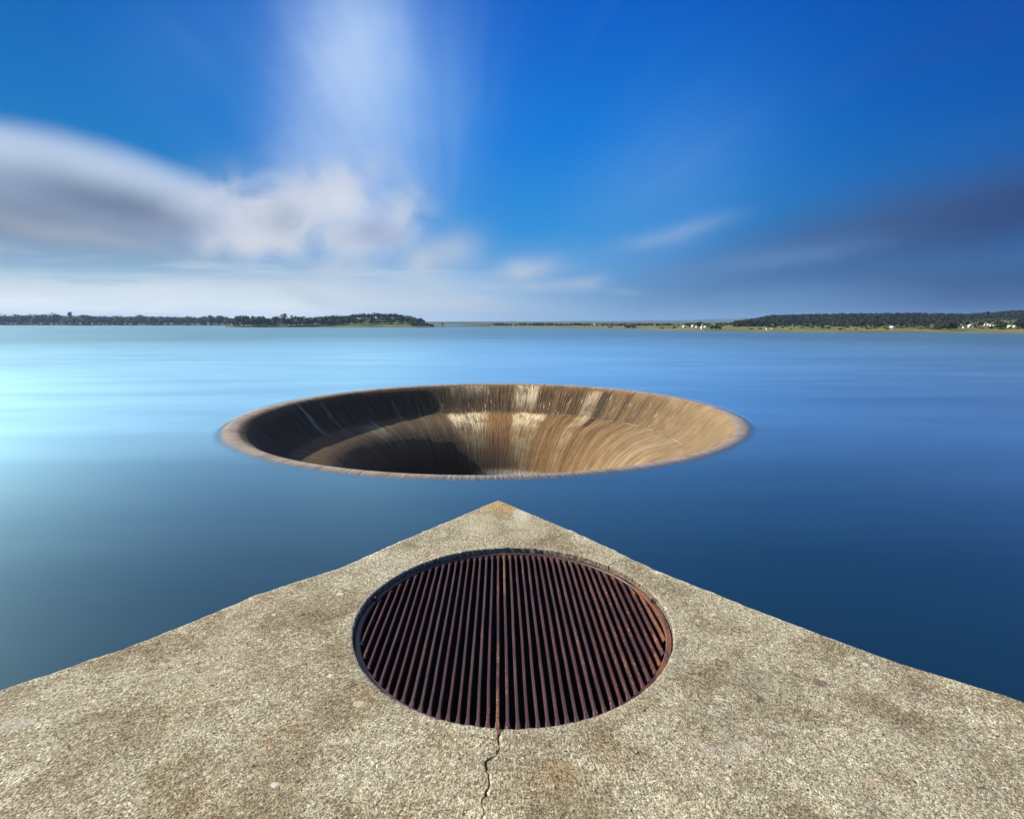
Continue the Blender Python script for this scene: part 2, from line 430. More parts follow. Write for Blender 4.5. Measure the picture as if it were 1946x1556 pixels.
# ================================================================== PLATFORM
ZP = ZC - HP
g_top, g_bot = on_plane(975, 1040, ZP), on_plane(975, 1382, ZP)
GR = (g_top.y - g_bot.y) / 2
GC = Vector((0, (g_top.y + g_bot.y) / 2, ZP)); GC.x = (975 - CX) / F * (GC.y * cp + HP * sp)
def gp(X, Y): 
    v = on_plane(X, Y, ZP) - GC; return (v.x, v.y)
left_e = [gp(*p) for p in [(936, 953), (780, 1018), (640, 1078), (480, 1131), (300, 1204), (150, 1258), (0, 1308)]]
right_e = [gp(*p) for p in [(962, 955), (1100, 1012), (1250, 1081), (1460, 1165), (1700, 1255), (1946, 1332)]]
def extend(a, b_, d):
    vx, vy = b_[0] - a[0], b_[1] - a[1]; l = math.hypot(vx, vy); return (b_[0] + vx / l * d, b_[1] + vy / l * d)
le = extend(left_e[0], left_e[-1], 3.2); re_ = extend(right_e[0], right_e[-1], 3.2)
OUT = [gp(948, 950)] + right_e + [re_, (re_[0], -5.0), (le[0], -5.0), le] + left_e[::-1]
def outer_r(phi):
    dx_, dy_ = math.cos(phi), math.sin(phi); best = 99
    for (x0, y0), (x1_, y1_) in zip(OUT, OUT[1:] + OUT[:1]):
        ex, ey = x1_ - x0, y1_ - y0
        d_ = dx_ * ey - dy_ * ex
        if abs(d_) < 1e-9: continue
        tt = (x0 * ey - y0 * ex) / d_; ss = (x0 * dy_ - y0 * dx_) / d_
        if tt > 0 and -1e-6 <= ss <= 1 + 1e-6: best = min(best, tt)
    return best
def polar(pts): return [(math.hypot(*q), math.atan2(q[1], q[0])) for q in pts]
CR1 = polar([gp(*p) for p in [(952, 1380), (949, 1392), (947, 1404), (949, 1420), (944, 1434), (933, 1440), (924, 1445), (923, 1452), (927, 1466), (930, 1480), (928, 1497), (921, 1511), (915, 1524), (918, 1532), (921, 1540), (916, 1553), (914, 1570), (917, 1600)]])
W1 = [.040, .014, .0065, .0045, .006, .013, .014, .010, .005, .004, .006, .0075, .003, .002, .003, .0035, .0025, .002]
CR2 = polar([gp(*p) for p in [(1152, 1077), (1158, 1073), (1168, 1069), (1180, 1066), (1192, 1060)]])
W2 = [.012, .007, .005, .004, .0]
def interp(tab, ws, r):
    if r <= tab[0][0]: return tab[0][1], ws[0]
    for (a, p), (c_, q), wa, wb in zip(tab, tab[1:], ws, ws[1:]):
        if r <= c_: f = (r - a) / max(c_ - a, 1e-6); return p + (q - p) * f, wa + (wb - wa) * f
    return tab[-1][1], ws[-1]
NA, NB = 260, 1240                         # columns between the two cracks: short arc, long arc
ts = [0.0, .003, .007] + [.007 + .993 * ((i + 1) / 170.0) ** 1.5 for i in range(170)]
TWO = 2 * math.pi
def wob(x, y, s, seed): return noise.noise(Vector((x * s, y * s, seed)))
vv, ff, cols = [], [], []
phi_b1 = CR1[0][1]
for it_, tt in enumerate(ts):
    # the ring's radius near each crack decides where the crack is crossed
    r1 = GR + (outer_r(CR1[0][1]) - GR) * tt; r2 = GR + (outer_r(CR2[0][1]) - GR) * tt
    c1, w1 = interp(CR1, W1, r1); c2, w2 = interp(CR2, W2, r2)
    if r2 > CR2[-1][0] + .05: c2 = CR2[-1][1]
    if it_ > 3:
        c1 += (noise.noise(Vector((r1 * 45, 0, 3))) * .006 + noise.noise(Vector((r1 * 130, 0, 5))) * .005) / r1
        w1 *= max(.25, 1 + 1.1 * noise.noise(Vector((r1 * 70, 4, 1))))
    a1 = c1 + .5 * w1 / r1; a2 = c2 - .5 * w2 / r2
    b1 = c2 + .5 * w2 / r2; b2 = c1 + TWO - .5 * w1 / r1
    for (s, e, n_) in ((a1, a2, NA), (b1, b2, NB)):
        for j in range(n_ + 1):
            ph = s + (e - s) * j / n_
            Ro = outer_r(ph); r = GR + (Ro - GR) * tt
            x, y = r * math.cos(ph), r * math.sin(ph)
            jit = 0
            wi = max(0, 1 - tt * (Ro - GR) / .05); wo = min(1, max(0, (tt - .94) / .06))
            if wi > 0: r += wi * (wob(x, y, 28, 3) * .003 + wob(x, y, 80, 4) * .0022 + max(0, wob(x, y, 14, 23) - .25) * .014)
            if wo > 0: 
                big = .5 + .5 * wob(x, y, 3, 9)
                r += wo * (wob(x, y, 6, 5) * .010 + wob(x, y, 18, 6) * .012 * big + wob(x, y, 55, 7) * .007 - max(0, wob(x, y, 9, 21) - .25) * .05)
            x, y = r * math.cos(ph), r * math.sin(ph)
            z = wob(x, y, 1.3, 1) * .006 + wob(x, y, 9, 2) * .0022 + wob(x, y, 45, 8) * .0012
            dO = Ro - GR; dist_o = (1 - tt) * dO; dist_i = tt * dO
            if dist_o < .03: z -= (1 - dist_o / .03) ** 2 * (.014 + .010 * wob(x, y, 12, 12))
            if dist_i < .012: z -= (1 - dist_i / .012) ** 2 * .006
            vv.append((x, y, z)); cols.append(dist_o)
RW = NA + NB + 2
for i in range(len(ts) - 1):
    for j in range(RW - 1):
        if j == NA: continue
        p = i * RW + j
        ff.append((p, p + RW, p + RW + 1, p + 1))
def wall(idx, drop, inward=0.0, out=False):
    """carry an edge loop downwards"""
    base_ = len(vv)
    for q, i in enumerate(idx):
        x, y, z = vv[i]; l = math.hypot(x, y)
        vv.append((x + x / l * inward, y + y / l * inward, drop))
    for q in range(len(idx) - 1):
        f = (idx[q], idx[q + 1], base_ + q + 1, base_ + q)
        ff.append(f if not out else f[::-1])
top_in = [i for i in range(RW)]; top_out = [(len(ts) - 1) * RW + i for i in range(RW)]
RECESS = .033
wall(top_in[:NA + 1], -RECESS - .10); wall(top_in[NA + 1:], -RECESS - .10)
wall(top_out[:NA + 1] + top_out[NA + 1:], -.35, .004, True)
for cidx in (0, NA, NA + 1, RW - 1):
    line_ = [i * RW + cidx for i in range(len(ts))]
    wall(line_, -.12, 0, cidx in (0, NA + 1))

m_c, t, b = new_mat('weathered_aggregate_concrete')
P = obj_coord(t); px, py, pz = sep(P)
big = tex_noise(P, 1.1, 4, .55)
mid = tex_noise(P, 5.0, 5, .6)
fine = tex_noise(P, 62, 5, .75)
gritn = tex_noise(P, 125, 3, .75)
wv = comb(t, px + (mid - .5) * .02, py + (big - .5) * .02, pz)
d1, k1 = tex_voro(wv, 85)
d2, k2 = tex_voro(wv, 150)
d3, k3 = tex_voro(wv, 34)
r1c, g1c, b1c = sep(k1); r2c, g2c, b2c = sep(k2); r3c, g3c, b3c = sep(k3)
# brush and drag marks, turning from place to place
rot = (big - .5) * 5.0 + px * .5
ca, sa = rot._m('COSINE'), rot._m('SINE')
drag = tex_noise(comb(t, (px * ca - py * sa) * 9, (px * sa + py * ca) * 85, 0), 1.0, 4, .65)
dragm = tex_noise(P, 1.7, 3, .5).smooth(.42, .60) * (px.smooth(-.2, .9) * .6 + .4)
med = tex_noise(P, 32, 4, .7)
c = mixc(big.smooth(.35, .65), (.345, .29, .175), (.41, .375, .255))
c = mixc(mid.smooth(.35, .75) * .8, c, (.48, .445, .31))
c = mixc((mid.smooth(.50, .28) * .6), c, (.27, .195, .115))
c = mixc(med.smooth(.54, .72) * .35, c, (.58, .53, .40))
c = mixc(med.smooth(.46, .32) * .45, c, (.18, .135, .08))
c = mixc(fine.smooth(.50, .64) * .45, c, (.66, .60, .42))
c = mixc(fine.smooth(.47, .34) * .6, c, (.095, .068, .036))
c = mixc(gritn.smooth(.46, .37) * .6, c, (.055, .042, .024))
c = mixc(gritn.smooth(.55, .64) * .7, c, (.80, .75, .58))
# stones in the mix
d4, k4 = tex_voro(wv, 150); r4c, g4c, b4c = sep(k4)
d5, k5 = tex_voro(wv, 62); r5c, g5c, b5c = sep(k5)
c = mixc(1.0, c, mixc(b4c.smooth(.05, .95), (.68, .66, .63), (1.52, 1.52, 1.51)), blend='MULTIPLY')
c = mixc(.8, c, mixc(g5c.smooth(.0, 1.0), (.82, .79, .74), (1.28, 1.30, 1.33)), blend='MULTIPLY')
def stones(d_, rc, gc, lo, hi, th_, pal, amt=1.0):
    global c
    m = d_.smooth(hi, lo) * rc.smooth(th_ - .02, th_ + .02) * amt
    c = mixc(m, c, ramp(gc, pal, 'CONSTANT'))
    return m
pal1 = [(0, (.14, .10, .065)), (.2, (.33, .22, .12)), (.45, (.52, .44, .31)), (.7, (.66, .60, .47)), (.88, (.26, .24, .21))]
s2 = stones(d2, r2c, g2c, .28, .42, .35, pal1, .75)
s1 = stones(d1, r1c, g1c, .32, .42, .66, pal1, .9)
s3 = stones(d3, r3c, g3c, .22, .30, .84, [(0, (.60, .52, .38)), (.5, (.68, .66, .58)), (.8, (.50, .33, .20))], .9)
d6, k6 = tex_voro(wv, 27); r6c, g6c, b6c = sep(k6)
pit = (d6 + (fine - .5) * .25).smooth(.17, .09) * r6c.smooth(.84, .86)
c = mixc(pit * .85, c, (.075, .055, .035))
c = mixc(drag.smooth(.49, .38) * dragm * .8, c, (.13, .10, .06))
c = mixc(drag.smooth(.53, .64) * dragm * .65, c, (.62, .57, .42))
# stained, browner patches
stn = tex_noise(comb(t, px, py, 4), 2.4, 5, .62)
c = mixc(stn.smooth(.47, .62) * .6, c, mixc(1.0, c, (.55, .47, .36), blend='MULTIPLY'))
c = mixc(tex_noise(comb(t, px, py, 14), 1.5, 6, .65).smooth(.50, .62) * .6, c, mixc(1.0, c, (.62, .60, .54), blend='MULTIPLY'))
c = mixc(tex_noise(comb(t, px, py, 9), 3.2, 6, .7).smooth(.60, .72) * .5, c, mixc(1.0, c, (1.0, .66, .36), blend='MULTIPLY'))
c = mixc(tex_noise(comb(t, px, py, 21), 2.1, 6, .7).smooth(.54, .66) * .5, c, mixc(1.0, c, (1.30, 1.30, 1.26), blend='MULTIPLY'))
def spot(X, Y, rx, ry, colr, amt, soft=.6):
    global c
    x0, y0 = gp(X, Y)
    ex = (px - x0 + (med - .5) * rx * 2.6) / rx; ey = (py - y0 + (fine - .5) * ry * 2.2) / ry
    m = (ex * ex + ey * ey).smooth(1.0 + soft, 1.0 - soft)
    c = mixc(m * (fine.smooth(.25, .5) * .6 + .4) * amt, c, colr)
# lichen at the tip and on the far lip, bleached patches
tipn = (fine * .8 + mid * .5 + gritn * .4).smooth(.62, 1.0)
x0, y0 = gp(950, 960)
dt = ((px - x0) * (px - x0) * 1.0 + (py - y0) * (py - y0) * .8).sqrt()
c = mixc(dt.smooth(.26, .05) * tipn * .9, c, (.50, .27, .06))
spot(992, 978, .06, .15, (.70, .66, .52), .6, .9)
spot(905, 995, .13, .22, (.60, .53, .33), .40, .95)
spot(1000, 1000, .16, .22, (.60, .54, .36), .35, .95)
c = mixc(stn.smooth(.36, .28) * .5, c, (.56, .53, .44))
spot(1125, 1067, .035, .035, (.55, .30, .03), .95, .35)
for (X, Y, r_, cc) in [(646, 1128, .018, (.72, .69, .62)), (680, 1337, .020, (.66, .55, .36)), (1355, 1166, .018, (.64, .60, .50)), (1645, 1262, .014, (.74, .71, .62)), (1772, 1273, .013, (.78, .75, .68)), (1499, 1444, .013, (.74, .71, .62)),
                       (1251, 1087, .024, (.72, .69, .60)), (1552, 1337, .022, (.46, .36, .25)), (1650, 1483, .028, (.52, .40, .28)), (520, 1168, .012, (.64, .60, .50)), (625, 1284, .014, (.74, .70, .60)), (520, 1490, .014, (.70, .68, .60)), (1462, 1168, .010, (.66, .62, .52)), (1560, 1297, .03, (.20, .15, .11)), (860, 1452, .010, (.72, .70, .64))]:
    spot(X, Y, r_, r_ * .8, cc, .95, .35)
# worn, pale arris along the outer edges and inner face darkened with painted recess shade
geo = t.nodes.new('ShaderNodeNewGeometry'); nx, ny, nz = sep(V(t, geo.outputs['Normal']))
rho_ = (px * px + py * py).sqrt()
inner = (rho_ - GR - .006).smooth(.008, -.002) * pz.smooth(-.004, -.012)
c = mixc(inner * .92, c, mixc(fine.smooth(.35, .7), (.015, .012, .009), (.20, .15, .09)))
c = mixc((rho_ - GR).smooth(.07, .01) * fine.smooth(.35, .7) * .5, c, (.58, .53, .42))
ed = t.nodes.new('ShaderNodeAttribute'); ed.attribute_name = 'arris'; ed = V(t, ed.outputs['Fac'])
c = mixc((ed + (fine - .5) * .03).smooth(.036, .012) * (mid.smooth(.3, .5) * .5 + .5), c, (.70, .66, .53))
link(c, b.inputs['Base Color']); b.inputs['Roughness'].default_value = .92; b.inputs['Specular IOR Level'].default_value = .25
hgt = s1 * .45 + s2 * .35 + s3 * .5 - pit * 1.6 + gritn * 1.1 + fine * 1.0 + med * .5 + b4c * .35 + g5c * .25 + mid * .6 + drag * dragm * .6
bump(t, b, hgt, .011, 1.0)

tower = empty('intake_tower', GC)
tag(tower, 'weathered concrete platform with pointed corner and round opening above the lake', 'concrete platform')
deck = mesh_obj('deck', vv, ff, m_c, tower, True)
at_ = deck.data.attributes.new('arris', 'FLOAT', 'POINT'); at_.data.foreach_set('value', cols + [0.0] * (len(vv) - len(cols)))
# shaft wall of the tower below the deck, down into the lake
sv, sf = [], []
ins = [(x * .985, y * .985) for x, y in OUT]
for z in (-.34, -16): sv += [(x, y, z) for x, y in ins]
n_ = len(ins)
for i in range(n_): sf.append((i, n_ + i, n_ + (i + 1) % n_, (i + 1) % n_))
mesh_obj('wall', sv, sf, m_c, tower)
# dark drop shaft under the grating
m_d, t, b = new_mat('dark_shaft_concrete')  # near-black concrete colour for the shaft
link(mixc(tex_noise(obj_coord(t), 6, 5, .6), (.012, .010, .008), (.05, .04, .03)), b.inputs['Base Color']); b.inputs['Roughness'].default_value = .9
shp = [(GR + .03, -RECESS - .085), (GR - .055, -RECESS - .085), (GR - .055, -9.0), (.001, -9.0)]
dv, df = [], []
for (r, z) in shp:
    for j in range(96): a = TWO * j / 96; dv.append((r * math.cos(a), r * math.sin(a), z))
for i in range(3):
    for j in range(96): p, q = i * 96 + j, i * 96 + (j + 1) % 96; df.append((p, q, q + 96, p + 96))
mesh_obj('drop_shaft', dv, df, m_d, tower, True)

# ================================================================== GRATE
m_i, t, b = new_mat('oxblood_painted_iron')
P = obj_coord(t, 'Object'); px, py, pz = sep(P)
oi = t.nodes.new('ShaderNodeObjectInfo'); rnd = V(t, oi.outputs['Random'])
geo = t.nodes.new('ShaderNodeNewGeometry'); wp = V(t, geo.outputs['Position']); wx, wy, wz = sep(wp)
gx, gy = wx - GC.x, wy - GC.y
W3 = comb(t, gx * 1.0, gy * .35, wz)
n1 = tex_noise(W3, 14, 4, .6); n2 = tex_noise(wp, 90, 4, .65)
c = mixc(n1.smooth(.3, .7), (.025, .008, .009), (.056, .015, .016))
c = mixc(n2.smooth(.45, .7) * .4, c, (.085, .04, .032))
c = mixc(rnd.smooth(.5, .9) * n1.smooth(.3, .6) * .45, c, (.056, .036, .030))
rust = ((n1 * .6 + n2 * .5) - .66 + gx.smooth(.25, .85) * .16 + (gx + .062).abs().smooth(.05, .0) * .17 + rnd * .05).smooth(.02, .16)
c = mixc(rust * .9, c, mixc(n2, (.075, .024, .013), (.22, .085, .038)))
c = mixc(((n2 - .62).smooth(.0, .06) * rust * .8), c, (.42, .24, .11))
sp_ = tex_noise(wp, 130, 2, .6).smooth(.70, .76) * ((gx - .35).abs().smooth(.14, .03) + .12)
c = mixc(sp_.clamp(), c, (.62, .54, .42))
link(c, b.inputs['Base Color']); link(.48 + rust * .35, b.inputs['Roughness'])
bump(t, b, n2 * .8 + n1 * .3, .003, .7)

ZG = ZP - RECESS
grate = empty('round_grate', (GC.x, GC.y, ZG))
tag(grate, 'round rust red iron grating of parallel bars set in the concrete opening', 'grating')
RO, RI = GR - .004, GR - .033
def ring_prof(Ro, Ri, h, bev):
    return [(Ro, -h), (Ro, -bev), (Ro - bev, 0), (Ri + bev, 0), (Ri, -bev), (Ri, -h)]
rv, rf = [], []; pr = ring_prof(RO, RI, .06, .004); M_ = 220
for j in range(M_):
    a = TWO * j / M_
    for (r, z) in pr: rv.append((r * math.cos(a), r * math.sin(a), z))
for j in range(M_):
    for i in range(6):
        p, q = j * 6 + i, j * 6 + (i + 1) % 6; p2, q2 = ((j + 1) % M_) * 6 + i, ((j + 1) % M_) * 6 + (i + 1) % 6
        rf.append((p, q, q2, p2))
fr = mesh_obj('frame', rv, rf, m_i, grate)
NBAR = 39; PIT = 2 * RI / (NBAR + .6); BW = PIT * .36; TWIST = R(1.35)
for i in range(NBAR):
    x = (i - (NBAR - 1) / 2) * PIT
    bw = BW * (1 + random.uniform(-.06, .06))
    hl = math.sqrt(max(RI * RI - (abs(x) + bw * .2) ** 2, 0)) + .006
    if hl < .06: continue
    bv, bf = [], []
    S = 26; ph = random.uniform(0, 9)
    # a flat bar on edge with worn rounded top and flared ends that run into the frame
    for s in range(S + 1):
        y = -hl + 2 * hl * s / S
        e = max(0, 1 - (hl - abs(y)) / .028); fl = 1 + .9 * e * e
        wv_ = math.sin(y * 5 + ph) * .0009 + noise.noise(Vector((x * 9, y * 7, 3))) * .0012
        zt = -.004 + noise.noise(Vector((x * 11, y * 9, 5))) * .0012
        h_ = bw * .5 * fl
        for (a_, z_) in ((-.82, -.055), (-1, -.006), (-.55, -.0008), (.55, -.0008), (1, -.006), (.82, -.055)):
            bv.append((x + a_ * h_ + wv_, y, zt + z_))
    for s in range(S):
        for q in range(5): p = s * 6 + q; bf.append((p, p + 1, p + 7, p + 6))
    o = mesh_obj('bar', bv, bf, m_i, grate)
    if abs(x + .062) < PIT * .6: o['label'] = 'bar near the middle worn to orange rust'
grate.rotation_euler.z = TWIST
# bolts on the frame
def bolt(name, ang_, r):
    bm = bmesh.new(); bmesh.ops.create_cone(bm, cap_ends=True, segments=6, radius1=.012, radius2=.0105, depth=.014)
    bmesh.ops.create_uvsphere(bm, u_segments=10, v_segments=6, radius=.0075, matrix=Matrix.Translation((0, 0, .008)))
    me = bpy.data.meshes.new(name); bm.to_mesh(me); bm.free(); me.materials.append(m_i)
    o = bpy.data.objects.new(name, me); COL.objects.link(o); o.parent = grate; o.location = (r * math.cos(ang_), r * math.sin(ang_), .007)
for a_ in (.18, math.pi - .25, -1.62): bolt('bolt', a_, (RO + RI) / 2)

# ================================================================== LAND
def shore_d(Y): return ZC / math.tan(PITCH + math.atan((Y - CY) / F))
def land_mat(name, cols, scale, extra=None):
    m, t, b = new_mat(name)
    P = obj_coord(t); px, py, pz = sep(P)
    n = tex_noise(comb(t, px, py * .6, pz), scale, 6, .65)
    c = ramp(n, cols)
    if extra: c = extra(t, P, c)
    link(c, b.inputs['Base Color']); b.inputs['Roughness'].default_value = .95; b.inputs['Specular IOR Level'].default_value = .1
    bump(t, b, n, 2.0, .6)
    return m
def muddy(t, P, c):
    px, py, pz = sep(P)
    return mixc(pz.smooth(.8, .2) * .6, c, (.12, .095, .06))
m_grass = land_mat('dry_shore_grass', [(.3, (.055, .075, .022)), (.5, (.12, .13, .045)), (.7, (.21, .18, .075))], .02, muddy)
m_green = land_mat('green_slope_grass', [(.3, (.035, .05, .018)), (.5, (.075, .10, .032)), (.7, (.13, .145, .05))], .03, muddy)
m_scrub = land_mat('scrub_hill', [(.32, (.018, .028, .014)), (.5, (.035, .048, .022)), (.72, (.075, .085, .035))], .03)
m_far = land_mat('far_hill', [(.3, (.03, .05, .035)), (.5, (.07, .09, .05)), (.7, (.13, .13, .07))], .006)
m_mid = land_mat('mottled_far_fields', [(.34, (.022, .036, .022)), (.5, (.055, .075, .042)), (.68, (.13, .13, .075))], .012)
LANDS = {}
def land(name, keys, mat, step=4, rough=.4, rows=10, kind='structure'):
    """keys: picture columns (X, [(row Y, distance) ...]) surveyed shore to crest; filled in as terrain with its own depth"""
    lv, lf = [], []; X0, X1 = keys[0][0], keys[-1][0]
    n = int((X1 - X0) / step); prof_n = None
    for i in range(n + 1):
        X = X0 + (X1 - X0) * i / n
        for (xa, pa), (xb, pb) in zip(keys, keys[1:]):
            if xa <= X <= xb: break
        f = (X - xa) / (xb - xa)
        prof = []
        for (ya, da), (yb, db) in zip(pa, pb):
            Y, D = ya + (yb - ya) * f, da + (db - da) * f
            prof.append((D, ZC - D * math.tan(PITCH + math.atan((Y - CY) / F))))
        d = ray(X, HOR); hx = d.x / d.y
        full = []
        for q, ((D0, z0), (D1, z1)) in enumerate(zip(prof, prof[1:])):
            for s in range(rows): full.append((D0 + (D1 - D0) * s / rows, z0 + (z1 - z0) * s / rows))
        full.append(prof[-1]); Dl, zl = full[-1]
        first = full[0]
        full = [(first[0] - first[0] * .012, -1.2)] + full + [(Dl * 1.05, zl * .75), (Dl * 1.15, -2.0)]
        prof_n = len(full)
        for q, (D, z) in enumerate(full):
            e = 0 if q in (0, len(full) - 1) else min(1, q / 6.0)
            nz_ = (noise.noise(Vector((hx * D * .012, D * .012, 1))) + .5 * noise.noise(Vector((hx * D * .05, D * .05, 2)))) * rough * e
            wig = 1 + .010 * noise.noise(Vector((X * .03, 3.3, q * .05)))
            lv.append((hx * D * wig, D * wig, z + nz_))
    for i in range(n):
        for q in range(prof_n - 1):
            p = i * prof_n + q; lf.append((p, p + prof_n, p + prof_n + 1, p + 1))
    o = mesh_obj(name, lv, lf, mat, None, True); tag(o, kind=kind)
    LANDS[name] = (o, BVHTree.FromPolygons([Vector(v) for v in lv], lf))
    return o
sd = shore_d
land('far_shore_bank', [(-160, [(618, 1500), (615.5, 1620), (612.0, 1900)]), (200, [(618, 1500), (615, 1620), (611.5, 1900)]), (480, [(618.6, 1400), (615, 1520), (611, 1800)]), (560, [(619.2, 1400), (616, 1500), (612, 1700)])], m_grass)
land('wooded_point', [(428, [(621.4, 960), (620, 985), (618.5, 1040)]), (480, [(622, 950), (619, 980), (613, 1080)]), (600, [(622.4, 930), (618.5, 965), (612, 1080)]), (660, [(622.6, 925), (618.5, 965), (608.5, 1080)]), (700, [(622.6, 925), (618.5, 965), (604.5, 1080)]), (745, [(622.6, 925), (618, 965), (604, 1080)]),
      (785, [(622.6, 925), (619, 960), (611, 1060)]), (812, [(622.5, 925), (620.5, 945), (616.5, 1010)]), (828, [(622.6, 925), (622.0, 930), (621.8, 940)])], m_green, 3)
land('middle_far_shore', [(770, [(620.6, 1080), (617.5, 1900), (611.8, 4800)]), (870, [(620.6, 1080), (617.5, 1900), (611.6, 4800)]), (985, [(620.8, 1040), (617.0, 1900), (612.0, 4800)]), (1250, [(621.0, 1020), (616.5, 1900), (612.4, 4800)]), (1450, [(620.0, 1100), (616.0, 1900), (612.2, 4800)])], m_mid)
land('village_shore', [(930, [(621.2, 1010), (619.6, 1150), (616.5, 2400)]), (1000, [(621.6, 950), (619.5, 1100), (615.5, 2300)]), (1100, [(623.6, 790), (620.2, 900), (616.2, 1900)]), (1250, [(626.6, 615), (620.8, 760), (616.8, 1400)]), (1360, [(628.4, 545), (620, 700), (615.6, 1200)]), (1440, [(630.2, 498), (621.5, 610), (613, 1000)]),
      (1600, [(631.2, 470), (622.5, 570), (612, 900)]), (1760, [(631.4, 465), (623, 560), (611.5, 880)]), (1946, [(633, 430), (623.5, 520), (609, 850)]), (2120, [(634, 410), (623.5, 500), (608, 850)])], m_grass)
land('wooded_ridge', [(1385, [(619, 900), (616, 1000), (613.2, 1150)]), (1432, [(618, 900), (611, 1010), (606.7, 1150)]), (1462, [(617.5, 890), (607, 1010), (599.8, 1150)]), (1540, [(617, 880), (606, 1000), (597.8, 1150)]), (1610, [(617, 870), (605, 990), (595.8, 1150)]), (1740, [(616.5, 860), (605, 980), (595.8, 1140)]), (1840, [(616, 840), (606, 950), (597.3, 1120)]),
      (1900, [(615, 830), (603, 940), (592.8, 1100)]), (1946, [(614, 820), (601, 930), (589.8, 1090)]), (2120, [(612, 800), (598, 900), (584.8, 1060)])], m_scrub, 4, 1.0)
def farprof(X):
    tab = [(-260, 602), (60, 601.5), (130, 599.5), (210, 602), (300, 601.5), (420, 605), (560, 606), (830, 611.2), (930, 610.6), (1040, 610.8), (1120, 609.8), (1180, 610.2), (1240, 608.6), (1290, 609), (1340, 606.8), (1400, 605.6), (1440, 604.2), (1520, 603.6), (1700, 606), (2200, 604)]
    for (a, ya), (b_, yb) in zip(tab, tab[1:]):
        if a <= X <= b_: return ya + (yb - ya) * (X - a) / (b_ - a)
    return 605
land('distant_hills', [(X, [(613.8, 6600), (612.6 + (farprof(X) - 612.6) * .35, 7600), (farprof(X), 8800)]) for X in range(-240, 2180, 30)], m_far, 6, 5.0)

def cast(X, Y, names=None):
    d = ray(X, Y).normalized(); best = None
    for nm, (o, bv) in LANDS.items():
        if names and nm not in names: continue
        h, n_, i_, dist = bv.ray_cast(EYE, d)
        if h and (best is None or dist < best[1]): best = (h, dist)
    return best[0] if best else None

# ------------------------------------------------------------------ trees
m_bark, t, b = new_mat('bark'); link(mixc(tex_noise(obj_coord(t), 3, 4), (.05, .035, .025), (.12, .09, .065)), b.inputs['Base Color']); b.inputs['Roughness'].default_value = .95
def leaf_mat(name, a, b_):
    m, t, b = new_mat(name)
    oi = t.nodes.new('ShaderNodeObjectInfo'); rv_ = V(t, oi.outputs['Random'])
    n = tex_noise(obj_coord(t), 3.5, 3, .6)
    link(mixc((n.smooth(.35, .65) * .5 + rv_ * .6 - .05).clamp(), a, b_), b.inputs['Base Color']); b.inputs['Roughness'].default_value = .8; b.inputs['Specular IOR Level'].default_value = .2
    return m
m_oak = leaf_mat('oak_leaves', (.010, .020, .006), (.070, .092, .026))
m_wood = leaf_mat('dark_wood_leaves', (.007, .010, .006), (.022, .028, .014))
m_pine = leaf_mat('pine_needles', (.013, .021, .009), (.034, .046, .018))
m_brown = leaf_mat('brown_leaves', (.045, .036, .018), (.095, .072, .032))
m_light = leaf_mat('fresh_leaves', (.045, .062, .018), (.11, .135, .040))
def clump_faces(lobes, per, size, rng):
    vv_, ff_ = [], []
    for (cx_, cy_, cz_, rx, ry, rz) in lobes:
        for _ in range(per):
            while True:
                p = Vector((rng.uniform(-1, 1), rng.uniform(-1, 1), rng.uniform(-1, 1)))
                if .3 < p.length < 1: break
            p = p.normalized() * (p.length ** .45)
            c_ = Vector((cx_ + p.x * rx, cy_ + p.y * ry, cz_ + p.z * rz))
            n_ = (p + Vector((rng.uniform(-.7, .7), rng.uniform(-.7, .7), rng.uniform(-.2, .9)))).normalized()
            t1 = n_.orthogonal().normalized(); t2 = n_.cross(t1)
            s_ = size * rng.uniform(.6, 1.35); b0 = len(vv_)
            m_ = rng.randint(4, 6); o_ = rng.uniform(0, 6)
            for q in range(m_):
                a_ = o_ + TWO * q / m_; l_ = s_ * rng.uniform(.55, 1.1)
                vv_.append(tuple(c_ + t1 * math.cos(a_) * l_ + t2 * math.sin(a_) * l_ * .8 + n_ * rng.uniform(-.12, .12) * s_))
            ff_.append(tuple(range(b0, b0 + m_)))
    return vv_, ff_
def limb(vv_, ff_, pts, r0, r1, n=6):
    b0 = len(vv_)
    for i, p in enumerate(pts):
        r_ = r0 + (r1 - r0) * i / (len(pts) - 1)
        for j in range(n): a_ = TWO * j / n; vv_.append((p[0] + r_ * math.cos(a_), p[1] + r_ * math.sin(a_), p[2]))
    for i in range(len(pts) - 1):
        for j in range(n): p = b0 + i * n + j; q = b0 + i * n + (j + 1) % n; ff_.append((p, q, q + n, p + n))
